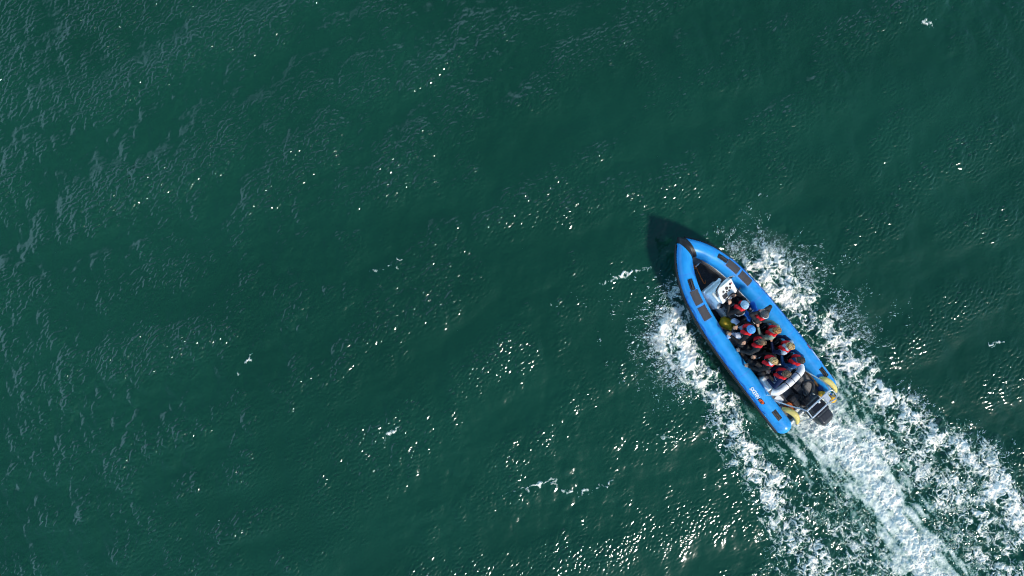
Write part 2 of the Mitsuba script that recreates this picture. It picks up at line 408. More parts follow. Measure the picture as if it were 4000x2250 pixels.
def dash_at(x, y, up=0.0):
    n = np.array([-0.17, 0, 0.40]); n /= np.linalg.norm(n)
    return np.array([x, y, 1.27 + (x - 4.40) * 0.425]) + n * up
R_dash = (0, -23, 0)
for x, y, r in ((4.27, 0.06, 0.045), (4.30, -0.08, 0.03), (4.22, -0.04, 0.026), (4.19, 0.10, 0.022), (4.17, 0.02, 0.024), (4.25, 0.19, 0.03)):
    g = put('gauge', tf(trimesh.creation.cylinder(r, 0.03, sections=20), dash_at(x, y, 0.006), R_dash), 'black_vinyl', boat, 40)
put('switch_panel', tf(rbox((0.12, 0.16, 0.02), 0.006), dash_at(4.12, 0.20, 0.008), R_dash), 'engine_grey', boat, 30)
put('engine_key', tf(rbox((0.03, 0.03, 0.04), 0.008), dash_at(4.30, -0.13, 0.015), R_dash), 'red_print', boat, 30)
# low wrap-round windscreen with a dark rim
wp = np.array([(4.24, 0.40, 1.20), (4.40, 0.36, 1.26), (4.47, 0.22, 1.30), (4.49, 0.05, 1.31), (4.47, -0.12, 1.30), (4.40, -0.22, 1.27)])
wtop = wp + [0.03, 0, 0.17]
scr = tri((np.vstack([wp, wtop]), [[i, i + 1, i + 7, i + 6] for i in range(5)]))
put('windscreen', scr, 'acrylic', boat, True)
put('windscreen_rim', pipe(wtop, 0.013, 8, smooth_n=24), 'steel', boat, 60)
put('windscreen_base', pipe(wp, 0.016, 8, smooth_n=24), 'black_vinyl', boat, 60)
th = np.linspace(0, 2 * np.pi, 33)[:-1]
wheel_c, wn = np.array([3.95, 0.08, 1.09]), np.array([-0.75, 0, 0.66])
wu, wv = np.array([0, 1.0, 0]), np.cross(wn, [0, 1.0, 0])
wheel = put('steering_wheel', pipe([wheel_c + 0.165 * (math.cos(t) * wu + math.sin(t) * wv) for t in th], 0.016, 8, closed=True), 'black_vinyl', boat, 60)
for k in range(3):
    t = k * 2.094 + 0.5
    put('spoke', pipe([wheel_c - wn * 0.03, wheel_c + 0.16 * (math.cos(t) * wu + math.sin(t) * wv)], 0.011, 6), 'steel', wheel, 60)
put('wheel_hub', union([chain([wheel_c - wn * 0.05, wheel_c], 0.032), chain([wheel_c - wn * 0.16, wheel_c], 0.018)]), 'steel', wheel, 50)
put('throttle', union([man(tf(rbox((0.12, 0.08, 0.12), 0.02), (3.98, -0.19, 1.03))), chain([(3.98, -0.24, 1.06), (4.02, -0.24, 1.2)], 0.012), ball((4.03, -0.24, 1.22), 0.024)]), 'engine_black', boat, 40)
put('horn', ball((4.45, -0.15, 0.70), (0.055, 0.05, 0.05), 16), 'gelcoat', boat, 50)

# ------------------------------------------------------------------ seats
def pod(x, y):
    seat = put('pod_seat', loft(np.array([[(x + sx * lx, y + sy * ly, z) for sx, sy in ((1, 1), (-1, 1), (-1, -1), (1, -1))] for z, lx, ly in ((0.25, 0.24, 0.15), (0.40, 0.22, 0.13), (0.62, 0.22, 0.12))])), 'grey_deck', boat, 30)
    put('cushion', tf(rbox((0.46, 0.27, 0.11), 0.045), (x, y, 0.655)), 'black_vinyl', seat, 50)
    put('backrest', tf(rbox((0.06, 0.27, 0.24), 0.028), (x - 0.22, y, 0.80), (0, -10, 0)), 'black_vinyl', seat, 50)
    put('grab_rail', pipe([(x + 0.22, y - 0.10, 0.62), (x + 0.26, y - 0.10, 0.88), (x + 0.26, y + 0.10, 0.88), (x + 0.22, y + 0.10, 0.62)], 0.014, 8), 'steel', seat, 50)
PODS = [(3.46, 0.10), (2.93, 0.29), (2.42, 0.25), (1.88, 0.30), (2.98, -0.28), (2.42, -0.31), (1.86, -0.33)]
for x, y in PODS: pod(x, y)
bench = put('bench_seat', tf(rbox((0.44, 1.12, 0.34), 0.05), (1.36, 0.12, 0.45)), 'gelcoat', boat, 40)
put('cushion', tf(rbox((0.42, 1.08, 0.10), 0.045), (1.38, 0.12, 0.64)), 'white_vinyl', bench, 50)
# rolled backrest, rounded at both ends, with straps
bp = [(1.20, 0.68, 0.84), (1.12, 0.60, 0.90), (1.09, 0.40, 0.92), (1.08, 0.12, 0.93), (1.09, -0.16, 0.92), (1.12, -0.34, 0.90), (1.20, -0.42, 0.84)]
put('backrest', pipe(bp, 0.10, 16, smooth_n=40), 'white_vinyl', bench, 60)
put('backrest_support', tf(rbox((0.06, 0.95, 0.40), 0.02), (1.12, 0.12, 0.66)), 'black_vinyl', bench, 40)
for yy in (-0.16, 0.07, 0.28):
    c = np.array([1.085, yy, 0.918])
    put('strap', pipe([c + 0.109 * np.array([math.cos(t), 0, math.sin(t)]) for t in np.linspace(0, 2 * np.pi, 25)[:-1]], 0.010, 6, closed=True), 'black_rubber', bench, 60)
put('bench_rail', pipe([(1.20, 0.74, 0.40), (1.10, 0.74, 0.80), (1.02, 0.55, 0.90), (1.0, 0.40, 0.90)], 0.016, 8, smooth_n=20), 'steel', bench, 60)

# ------------------------------------------------------------------ stern: engine, frame, batteries, hoses
cowl = m3.Manifold.batch_hull([ball((x, -0.06 + sy * w, z), r, 16) for x, w, z, r in ((0.30, 0.12, 0.70, 0.07), (0.22, 0.16, 0.84, 0.08), (-0.10, 0.17, 0.92, 0.09), (-0.16, 0.17, 0.66, 0.09), (0.26, 0.14, 0.58, 0.08)) for sy in (-1, 1)])
en = put('outboard_engine', union([man(tf(rbox((0.30, 0.28, 0.42), 0.06), (-0.12, -0.06, 0.50))), man(tf(rbox((0.24, 0.14, 0.95), 0.05), (-0.16, -0.06, 0.10)))]), 'engine_black', boat, 40)
put('cowling', cowl, 'engine_black', en, 50)
put('rear_cowling', m3.Manifold.batch_hull([ball((x, -0.07 + sy * w, z), r, 16) for x, w, z, r in ((-0.20, 0.15, 0.90, 0.07), (-0.36, 0.14, 0.89, 0.08), (-0.44, 0.12, 0.82, 0.08), (-0.42, 0.12, 0.60, 0.08), (-0.20, 0.15, 0.60, 0.08)) for sy in (-1, 1)]), 'engine_grey', en, 50)
put('cowl_latch', tf(rbox((0.03, 0.10, 0.05), 0.01), (-0.50, -0.06, 0.70)), 'steel', en, 40)
prop = union([chain([(-0.42, -0.06, -0.38), (-0.22, -0.06, -0.38)], 0.05)] + [man(tf(rbox((0.02, 0.10, 0.16), 0.008), (-0.40, -0.06 + 0.09 * math.sin(a), -0.38 + 0.09 * math.cos(a)), (math.degrees(-a), 0, 0))) for a in (0, 2.094, 4.189)])
put('propeller', prop, 'steel', en, 40)
put('engine_bracket', tf(rbox((0.16, 0.34, 0.36), 0.03), (0.06, -0.06, 0.46)), 'engine_black', en, 40)
fr = put('stern_frame', pipe([(0.98, 0.70, 0.52), (0.75, 0.64, 0.76), (0.44, 0.46, 1.04), (0.26, 0.34, 1.12)], 0.020, 10, smooth_n=24), 'steel', boat, 60)
put('frame_tube', pipe([(0.98, -0.62, 0.52), (0.85, -0.52, 0.80), (0.50, -0.58, 1.06), (0.27, -0.55, 1.12)], 0.020, 10, smooth_n=24), 'steel', fr, 60)
put('frame_crossbar', tf(rbox((0.042, 0.94, 0.04), 0.012), (0.26, -0.11, 1.12)), 'painted_steel', fr, 40)
put('frame_crossbar', tf(rbox((0.042, 0.66, 0.04), 0.012), (0.02, 0.03, 1.12)), 'painted_steel', fr, 40)
for y in (0.34, -0.28):
    put('frame_rail', tf(rbox((0.26, 0.03, 0.035), 0.012), (0.14, y, 1.118)), 'painted_steel', fr, 40)
put('frame_plate', tf(rbox((0.19, 0.13, 0.02), 0.006), (0.145, -0.36, 1.118)), 'painted_steel', fr, 40)
for y in (0.22, 0.28):
    put('frame_rail', pipe([(0.26, y, 1.125), (0.02, y, 1.125)], 0.010, 6), 'engine_grey', fr, 50)
put('frame_loop', pipe([(0.27, -0.55, 1.12), (0.12, -0.62, 1.12), (-0.02, -0.58, 1.11), (-0.02, -0.44, 1.11), (0.02, -0.28, 1.12)], 0.020, 8, smooth_n=24), 'steel', fr, 60)
put('frame_leg', pipe([(0.02, 0.34, 1.12), (-0.06, 0.50, 0.60)], 0.018, 8), 'steel', fr, 60)
put('frame_leg', pipe([(0.0, -0.58, 1.11), (-0.04, -0.64, 0.60)], 0.018, 8), 'steel', fr, 60)
put('navigation_light', tf(rbox((0.06, 0.06, 0.10), 0.02), (0.26, -0.05, 1.19)), 'white_vinyl', fr, 40)
for x, y in ((0.45, 0.22), (0.66, -0.08)):
    bb = put('battery_box', tf(rbox((0.32, 0.19, 0.22), 0.025), (x, y, 0.50), (0, 0, 6)), 'black_vinyl', boat, 40)
    put('lid_strap', tf(rbox((0.03, 0.20, 0.012), 0.005), (x, y, 0.614), (0, 0, 6)), 'engine_grey', bb, 40)
put('engine_hose', pipe([(0.30, -0.10, 0.62), (0.50, -0.20, 0.50), (0.66, -0.38, 0.56), (0.52, -0.52, 0.60), (0.36, -0.42, 0.58), (0.34, -0.25, 0.66), (0.16, -0.12, 0.80)], 0.045, 12, smooth_n=50), 'engine_black', boat, 60)
for k in range(4):
    r0 = np.random.default_rng(40 + k)
    pts = [(0.60 - 0.12 * i + r0.normal(0, 0.05), 0.05 - 0.02 * i + r0.normal(0, 0.12), 0.44 + 0.04 * i + r0.uniform(0, 0.05)) for i in range(5)]
    put('cable', pipe(pts, 0.012, 7, smooth_n=36), ('engine_black', 'engine_grey')[k % 2], boat, 60)
put('bilge_hatch', tf(rbox((0.24, 0.20, 0.02), 0.008), (0.72, 0.50, 0.405), (0, 0, 8)), 'white_vinyl', boat, 30)
put('splash_well', tf(rbox((0.14, 0.9, 0.10), 0.03), (0.14, 0.02, 0.42)), 'gelcoat', boat, 30)

# ------------------------------------------------------------------ loose gear in the boat
def fender(pts, radii, material, label, cat='fender'):
    k = thing('yellow_float', label, cat, 'yellow floats tied round the stern')
    put('float_body', pipe(pts, np.interp(np.linspace(0, 1, 30), np.linspace(0, 1, len(radii)), radii), 16, smooth_n=30), material, k, 60)
    for p, q in ((pts[0], pts[1]), (pts[-1], pts[-2])):
        d = np.array(p, float) - np.array(q, float); d /= np.linalg.norm(d)
        put('rope_eye', ball(np.array(p) + d * 0.015, 0.03, 10), 'blue_rope', k, 50)
    return k
fender([(0.50, -0.74, 0.66), (0.38, -0.81, 0.76), (0.20, -0.86, 0.78), (0.02, -0.87, 0.75), (-0.12, -0.86, 0.66)], [0.035, 0.08, 0.08, 0.072, 0.06, 0.03], 'float_yellow', 'long pale yellow float tied along the starboard tube at the stern')
fender([(-0.02, -0.66, 0.78), (-0.08, -0.64, 0.76), (-0.20, -0.62, 0.72), (-0.26, -0.61, 0.70)], [0.04, 0.10, 0.115, 0.10, 0.04], 'float_orange', 'bright orange yellow round float beneath the starboard corner of the steel stern frame')
fender([(0.14, -0.60, 0.50), (0.06, -0.58, 0.50), (-0.06, -0.57, 0.50)], [0.04, 0.10, 0.10, 0.04], 'float_orange', 'dark amber round float between the engine and the orange round float')
fender([(0.52, 0.62, 0.50), (0.40, 0.56, 0.60), (0.22, 0.50, 0.66), (0.06, 0.50, 0.62), (-0.10, 0.56, 0.50)], [0.035, 0.075, 0.085, 0.085, 0.065, 0.03], 'float_yellow', 'long pale yellow float tied inside the port tube beside the engine')
yb = thing('dry_bag', 'mustard yellow dry bag on the floor against the port tube, behind the console', 'bag')
bagm = tri(rbox((0.36, 0.30, 0.26), 0.10, 16).refine_to_length(0.03))
bagm.vertices += (meshkit.fbm(bagm.vertices * 9, 3, 4)[:, None] - 0.5) * 0.06 * bagm.vertices / np.linalg.norm(bagm.vertices, axis=1, keepdims=True)
put('bag_body', tf(bagm, (3.36, 0.38, 0.49), (0, 0, 25)), 'bag_yellow', yb, 60)
put('rolled_top', tf(chain([(-0.02, -0.12, 0), (0.02, 0.12, 0)], [0.045, 0.045]), (3.18, 0.30, 0.55), (0, 0, 20)), 'bag_yellow', yb, 60)
bb = thing('blue_bag', 'crumpled dark blue bag on the stern deck beside the pale yellow starboard float', 'bag')
bagm = tri(rbox((0.34, 0.26, 0.20), 0.08, 16).refine_to_length(0.025))
bagm.vertices += (meshkit.fbm(bagm.vertices * 14, 3, 9)[:, None] - 0.5) * 0.12 * bagm.vertices / np.linalg.norm(bagm.vertices, axis=1, keepdims=True)
put('bag_body', tf(bagm, (0.24, -0.76, 0.47), (0, 0, -30)), 'bag_blue', bb, 50)
put('bag_strap', pipe([(0.10, -0.70, 0.52), (0.20, -0.74, 0.60), (0.34, -0.80, 0.56)], 0.012, 6, smooth_n=14), 'black_rubber', bb, 50)
pd = thing('paddle', 'wooden paddle lying along the inside of the starboard tube behind the white bench', 'paddle')
put('shaft', pipe([(1.15, -0.60, 0.46), (0.42, -0.66, 0.50)], 0.020, 8), 'wood', pd, 60)
put('blade', tf(rbox((0.34, 0.12, 0.02), 0.009), (0.30, -0.67, 0.505)), 'wood', pd, 40)
rp = thing('rope_coil', 'small coil of orange rope on the stern deck near the port float', 'rope')
put('coil', pipe([(0.40 + (0.05 + 0.006 * t) * math.cos(t * 1.3), 0.44 + (0.05 + 0.005 * t) * math.sin(t * 1.3), 0.41 + 0.006 * t) for t in np.linspace(0, 14, 40)] + [(0.30, 0.34, 0.42), (0.18, 0.36, 0.46)], 0.012, 7, smooth_n=160), 'orange_line', rp, 60)
# ------------------------------------------------------------------ people
mat('skin', (0.52, 0.29, 0.19), 0.5, 0.35)
mat('skin_pale', (0.60, 0.36, 0.26), 0.5, 0.35)
mat('cloth_black', (0.010, 0.010, 0.012), 0.7, 0.25)
mat('cloth_charcoal', (0.028, 0.029, 0.032), 0.8, 0.2)
mat('cloth_navy', (0.010, 0.018, 0.06), 0.75, 0.2)
mat('cloth_blue', (0.012, 0.060, 0.17), 0.75, 0.2)
mat('cloth_bright_blue', (0.01, 0.14, 0.60), 0.6, 0.3)
mat('cloth_sage', (0.23, 0.30, 0.24), 0.8, 0.2)
mat('cloth_ice', (0.33, 0.42, 0.52), 0.8, 0.2)
mat('cloth_pale', (0.50, 0.55, 0.68), 0.8, 0.2)
mat('vest_red', (0.62, 0.010, 0.018), 0.55, 0.3)
mat('strap_white', (0.72, 0.72, 0.74), 0.6, 0.2)
mat('eye_dark', (0.02, 0.015, 0.012), 0.2, 0.5)
mat('lip', (0.40, 0.13, 0.11), 0.5, 0.3)
def hair_mat(key, a, b):
    def streaks(p, n, uv):
        g = mikit.fbm(p.x * 38 + p.z * 12, p.y * 38 - p.z * 9, p.z * 30, 3)
        return mikit.mix(a, b, mikit.smoothstep(0.34, 0.66, g))
    mat(key, mikit.proc(streaks), 0.5, 0.4)
hair_mat('hair_ginger', [0.13, 0.045, 0.012], [0.55, 0.27, 0.08])
hair_mat('hair_blond', [0.17, 0.09, 0.03], [0.66, 0.44, 0.19])
hair_mat('hair_dark', [0.008, 0.006, 0.005], [0.055, 0.038, 0.026])
hair_mat('hair_brown', [0.03, 0.018, 0.010], [0.22, 0.13, 0.07])
def knit(key, a, b):
    def ribs(p, n, uv):
        g = mikit.noise(p.x * 55, p.y * 55, p.z * 80)
        return mikit.mix(a, b, g)
    mat(key, mikit.proc(ribs), 0.85, 0.1)
knit('knit_blue', [0.03, 0.16, 0.42], [0.16, 0.44, 0.80])
knit('knit_steel', [0.14, 0.28, 0.42], [0.42, 0.56, 0.66])
knit('knit_grey', [0.03, 0.03, 0.035], [0.16, 0.16, 0.16])

def finish(solid, edge, rounds=8):
    m = tri(solid.refine_to_length(edge))
    m.merge_vertices()
    trimesh.smoothing.filter_taubin(m, lamb=0.5, nu=0.53, iterations=rounds)
    return m

def hand(wrist, toward, palm_normal, curl, right):
    """Palm, four unequal fingers bent at two joints and a thumb off the side of the palm."""
    d = np.asarray(toward, float); d /= np.linalg.norm(d)
    n = np.asarray(palm_normal, float); n -= d * (n @ d); n /= np.linalg.norm(n)
    s = np.cross(n, d) * (-1 if right else 1)
    w = np.asarray(wrist, float)
    parts = [m3.Manifold.batch_hull([ball(w, 0.024, 8), ball(w + d * 0.085 + s * 0.033, 0.014, 8), ball(w + d * 0.085 - s * 0.030, 0.013, 8), ball(w + d * 0.03 + s * 0.03, 0.016, 8)])]
    for i, (off, ln) in enumerate(((0.033, 0.070), (0.012, 0.080), (-0.010, 0.074), (-0.030, 0.058))):
        k = w + d * 0.088 + s * off
        a1, a2 = curl * (0.8 + 0.1 * i), curl * (1.7 + 0.12 * i)
        m = k + (d * math.cos(a1) + n * math.sin(a1)) * ln * 0.5
        t = m + (d * math.cos(a2) + n * math.sin(a2)) * ln * 0.5
        parts += [bone(k, 0.0098, m, 0.009, 8), bone(m, 0.009, t, 0.008, 8)]
    k = w + d * 0.028 + s * 0.032
    m = k + (d * 0.6 + s * 0.75 + n * 0.3) * 0.036
    t = m + (d * 0.85 + s * 0.1 + n * 0.5) * 0.034
    parts += [bone(k, 0.013, m, 0.011, 8), bone(m, 0.011, t, 0.009, 8)]
    return union(parts)

def person(label, x, y, z=0.78, yaw=0.0, lean=0.10, scale=1.0, skin='skin', top='cloth_black', legs='cloth_black', shoes='cloth_black', hair='hair_dark', hat=None,
           hands=((0.46, 0.10, 0.22), (0.46, -0.10, 0.22)), elbows=None, look=0.0, nod=15.0, knees=((0.43, 0.17, 0.05), (0.43, -0.17, 0.05)), feet=((0.32, 0.20, -0.40), (0.32, -0.20, -0.40)),
           long_hair=False, sleeves=None, collar=None, vest='vest_red', curl=0.75):
    """A seated figure; x, y, z is the middle of the pelvis in the boat's frame, facing the bow."""
    key = thing('person', label, 'person', 'people seated in the boat')
    P = BOAT @ np.array([[1, 0, 0, x], [0, 1, 0, y], [0, 0, 1, z], [0, 0, 0, 1.0]]) @ turn('z', yaw)
    P[:3, :3] *= scale
    chest = np.array([0.05 + lean * 0.6, 0, 0.36]); neck = np.array([0.06 + lean, 0, 0.50]); waist = np.array([0.01 + lean * 0.25, 0, 0.17])
    head = neck + np.array([0.035, 0, 0.155])
    sh = [np.array([0.04 + lean * 0.85, s * 0.175, 0.435]) for s in (1, -1)]
    hip = [np.array([0.0, s * 0.095, 0.0]) for s in (1, -1)]
    hands = [np.array(h, float) for h in hands]; knees = [np.array(k, float) for k in knees]; feet = [np.array(f, float) for f in feet]
    elb = []
    for i, s in enumerate((1, -1)):
        if elbows is not None and elbows[i] is not None:
            elb.append(np.array(elbows[i], float)); continue
        mid = (sh[i] + hands[i]) / 2; L = np.linalg.norm(hands[i] - sh[i])
        bend = math.sqrt(max(0.28 ** 2 - (L / 2) ** 2, 0.002))
        d = np.array([-0.3, s * 0.75, -0.7]); ax = (hands[i] - sh[i]) / L; d -= ax * (d @ ax); d /= np.linalg.norm(d)
        elb.append(mid + d * bend)
    Rl = turn('z', look)[:3, :3] @ turn('y', nod)[:3, :3]
    def H(*p): return head + Rl @ np.array(p)
    def torso(g):
        return [m3.Manifold.batch_hull([ball((0, 0.08, 0.0), 0.105 + g), ball((0, -0.08, 0.0), 0.105 + g), ball(waist + [0, 0.055, 0], 0.10 + g), ball(waist - [0, 0.055, 0], 0.10 + g)]),
                m3.Manifold.batch_hull([ball(waist + [0, 0.055, 0], 0.10 + g), ball(waist - [0, 0.055, 0], 0.10 + g), ball(chest + [0, 0.075, 0], 0.115 + g), ball(chest - [0, 0.075, 0], 0.115 + g)]),
                m3.Manifold.batch_hull([ball(chest + [0, 0.075, 0], 0.115 + g), ball(chest - [0, 0.075, 0], 0.115 + g), ball(sh[0], 0.062 + g), ball(sh[1], 0.062 + g), ball(neck - [0.01, 0, 0.03], 0.062 + g)])]
    def arms(g, cut=0.0):
        out = []
        for i in range(2):
            w = hands[i] + (elb[i] - hands[i]) * cut
            out += [bone(sh[i], 0.056 + g, elb[i], 0.042 + g), bone(elb[i], 0.042 + g, w, (0.028 if cut == 0 else 0.031) + g)]
        return out
    def leg(g, i, cut=0.0):
        f = feet[i] + (knees[i] - feet[i]) * cut
        return [bone(hip[i], 0.092 + g, knees[i], 0.060 + g), bone(knees[i], 0.060 + g, f, 0.042 + g)]
    skull = [ball((0, 0, 0), 1.0, 24).scale([0.098, 0.080, 0.118])]
    # face: jaw, nose, brow, ears
    skull = [m3.Manifold.batch_hull([ball(H(-0.012, 0, 0.03), 0.086, 16), ball(H(0.022, 0, 0.028), 0.076, 16), ball(H(0.048, 0, -0.078), 0.034, 12), ball(H(-0.03, 0, -0.03), 0.070, 12)]),
             m3.Manifold.batch_hull([ball(H(0.094, 0, 0.012), 0.010, 8), ball(H(0.112, 0, -0.028), 0.013, 8), ball(H(0.085, 0, -0.034), 0.018, 8)]),
             bone(H(0.080, 0.034, 0.030), 0.016, H(0.080, -0.034, 0.030), 0.016, 8), bone(H(0.078, 0.018, -0.058), 0.014, H(0.078, -0.018, -0.058), 0.014, 8)]
    skull += [m3.Manifold.batch_hull([ball(H(-0.005, s * 0.084, 0.012), 0.014, 8), ball(H(-0.008, s * 0.080, -0.028), 0.011, 8)]) for s in (1, -1)]
    fores = [hand(hands[i], hands[i] - elb[i] + np.array([0, 0, 0.04]), (0.2, (-0.3, 0.3)[i], -1), curl, i == 1) for i in range(2)]
    foot = [m3.Manifold.batch_hull([ball(feet[i] + [-0.03, 0, -0.03], 0.038), ball(feet[i] + [0.15, (0.02, -0.02)[i], -0.055], 0.030)]) for i in range(2)]
    body = union(torso(-0.006) + arms(-0.004) + leg(-0.006, 0) + leg(-0.006, 1) + [chain([neck - [0.01, 0, 0.04], H(-0.01, 0, -0.05)], [0.056, 0.054])] + skull + foot)
    body = finish(body, 0.020, 6)
    hm = tri(union(fores).refine_to_length(0.008)); hm.merge_vertices(); trimesh.smoothing.filter_taubin(hm, iterations=4)
    whole = man(body) + man(hm)
    put('body', whole, skin, key, True, pose=P)
    for s in (1, -1):
        put('eye', ball(H(0.083, s * 0.032, 0.006), 0.011, 10), 'eye_dark', key, True, pose=P)
    put('mouth', m3.Manifold.batch_hull([ball(H(0.0905, s * 0.018, -0.060), 0.006, 8) for s in (1, -1)]), 'lip', key, True, pose=P)
    # clothes
    jk = torso(0.014) + ([] if sleeves else arms(0.010, 0.10)) + [m3.Manifold.batch_hull([ball(neck - [0.015, 0, 0.03], 0.070), ball(neck + [-0.012, 0, 0.012], 0.062)])]
    jm = finish(union(jk), 0.024, 6)
    def folds(m, amp, f):
        n = m.vertex_normals
        m.vertices = m.vertices + n * ((meshkit.fbm(m.vertices * f + x * 13, 3, 2) - 0.5) * amp)[:, None]
        return m
    put('jacket', folds(jm, 0.020, 16), top, key, True, pose=P)
    if sleeves:
        put('sleeves', folds(finish(union(arms(0.011, 0.10)), 0.024, 6), 0.018, 18), sleeves, key, True, pose=P)
    tr = finish(union([m3.Manifold.batch_hull([ball((0, 0.08, -0.01), 0.114), ball((0, -0.08, -0.01), 0.114), ball(waist * 0.4, 0.115)])] + leg(0.010, 0, 0.10) + leg(0.010, 1, 0.10)), 0.026, 6)
    put('trousers', folds(tr, 0.016, 15), legs, key, True, pose=P)
    for i in range(2):
        put('shoe', m3.Manifold.batch_hull([ball(feet[i] + [-0.035, 0, -0.02], 0.048), ball(feet[i] + [0.16, (0.02, -0.02)[i], -0.055], 0.038), ball(feet[i] + [-0.01, 0, 0.03], 0.045)]), shoes, key, True, pose=P)
    # horseshoe life jacket: fat collar behind the neck, a lobe down each side of the chest
    if vest:
        back = neck + np.array([-0.075, 0, -0.005])
        lobes = []
        for s in (1, -1):
            lobes.append(chain([back, back + [0.02, s * 0.085, 0.01], neck + [0.035, s * 0.118, -0.035], chest + [0.125, s * 0.085, -0.01], waist + [0.150, s * 0.070, 0.05]], [0.052, 0.054, 0.052, 0.056, 0.045]))
        vm = finish(union(lobes), 0.018, 6)
        put('life_jacket', folds(vm, 0.016, 22), vest, key, True, pose=P)
        belt = [waist + [0.128 * math.cos(t) * 1.02 + 0.01, 0.172 * math.sin(t), 0.04] for t in np.linspace(0, 2 * np.pi, 29)[:-1]]
        put('waist_strap', pipe(belt, 0.013, 6, closed=True), 'strap_white', key, 60, pose=P)
    # hair or hat
    cap = union([m3.Manifold.batch_hull([ball(H(-0.014, 0, 0.035), 0.098, 20), ball(H(0.018, 0, 0.040), 0.086, 20)])])
    cut = Rl @ np.array([-0.50, 0, 0.86])
    if hat:
        c = cap.scale([1, 1, 1]).trim_by_plane(list((Rl @ np.array([-0.18, 0, 0.98])).astype(float)), float((Rl @ np.array([-0.18, 0, 0.98])) @ H(0, 0, 0.0)))
        hm_ = finish(c, 0.014, 4)
        put('beanie', folds(hm_, 0.012, 40), hat, key, True, pose=P)
        rim = [H(-0.005 + 0.104 * math.cos(t), 0.096 * math.sin(t), 0.004 + 0.02 * math.cos(t)) for t in np.linspace(0, 2 * np.pi, 33)[:-1]]
        put('beanie_cuff', pipe(rim, 0.020, 8, closed=True), hat, key, 60, pose=P)
        if hat == 'knit_grey':
            put('hat_band', pipe([H(-0.005 + 0.112 * math.cos(t), 0.103 * math.sin(t), 0.022 + 0.02 * math.cos(t)) for t in np.linspace(1.9, 2 * np.pi - 1.9, 20)], 0.012, 6), 'strap_white', key, 60, pose=P)
    else:
        c = cap + ball(H(-0.05, 0, -0.005), 0.084, 16)
        if long_hair:
            c = c + chain([H(-0.075, 0, 0.0), H(-0.105, 0.01, -0.08), H(-0.11, 0.02, -0.17)], [0.055, 0.042, 0.022])
        c = c - m3.Manifold.batch_hull([ball(H(0.16, s * 0.05, dz), 0.085, 12) for s in (1, -1) for dz in (-0.16, -0.02)])
        hr = finish(c, 0.012, 3)
        n = hr.vertex_normals
        hr.vertices = hr.vertices + n * ((meshkit.fbm(hr.vertices * np.array([34, 34, 20.0]) + y * 17, 3, 6) - 0.46) * 0.042)[:, None]
        put('hair', hr, hair, key, 50, pose=P)
    if collar:
        ring = [neck + [-0.005 + 0.085 * math.cos(t), 0.088 * math.sin(t), 0.045 + 0.03 * math.cos(t)] for t in np.linspace(0.6, 2 * np.pi - 0.6, 22)]
        put('hood', pipe(ring, 0.030, 8), collar, key, 60, pose=P)
    return key

# heads sit at about (pelvis + 0.2 forward, + 0.66 up)
person('driver in pale steel blue beanie and red life jacket steering behind the white console', 3.46, 0.06, 0.80, -4, 0.12, hat='knit_steel', hands=((0.40, 0.22, 0.34), (0.48, -0.10, 0.30)), look=-6)
person('person in grey beanie with white band, hands raised to the face, elbow over starboard tube', 2.97, -0.22, 0.79, -6, 0.06, top='cloth_charcoal', hat='knit_grey', hands=((0.27, 0.05, 0.60), (0.25, -0.09, 0.63)),
       elbows=((0.30, 0.22, 0.40), (0.20, -0.33, 0.52)), legs='cloth_bright_blue', curl=0.9, skin='skin_pale')
person('person in bright blue knitted beanie with pale grey trousers, sitting nearest the yellow bag', 2.90, 0.26, 0.79, 22, 0.08, hat='knit_blue', legs='cloth_pale', hands=((0.38, 0.30, 0.16), (0.40, 0.02, 0.30)), knees=((0.34, 0.27, 0.04), (0.43, -0.15, 0.05)), feet=((0.24, 0.26, -0.38), (0.32, -0.18, -0.40)))
person('ginger haired person in sage green jacket and red life jacket beside the starboard tube', 2.42, -0.27, 0.79, 14, 0.08, top='cloth_sage', hair='hair_ginger', skin='skin_pale', look=30, nod=22)
person('dark haired person in charcoal jacket leaning towards port with a hand on the side deck', 2.42, 0.20, 0.76, 28, 0.12, top='cloth_charcoal', hair='hair_brown', skin='skin_pale', hands=((0.36, 0.32, -0.02), (0.42, 0.06, 0.20)), look=12, nod=28)
person('blond person in pale ice blue jacket, second from the bench on the starboard side', 1.86, -0.29, 0.79, 10, 0.08, top='cloth_ice', sleeves='cloth_navy', hair='hair_blond', look=10, nod=24, collar='cloth_ice')
person('blond person with lilac hood, on the port side in front of the bench', 1.87, 0.31, 0.79, 20, 0.08, top='cloth_black', hair='hair_blond', collar='cloth_pale', long_hair=True, look=8, hands=((0.40, 0.34, 0.02), (0.44, 0.02, 0.20)))
person('dark haired person in blue jacket at the starboard end of the white bench', 1.40, -0.27, 0.79, 8, 0.07, top='cloth_blue', legs='cloth_black', hair='hair_dark', look=14)
person('brown haired person in navy jacket at the port end of the white bench', 1.40, 0.26, 0.76, 18, 0.04, top='cloth_navy', hair='hair_brown', skin='skin_pale', look=35, nod=25, hands=((0.22, 0.26, 0.10), (0.30, 0.02, 0.14)), long_hair=True)
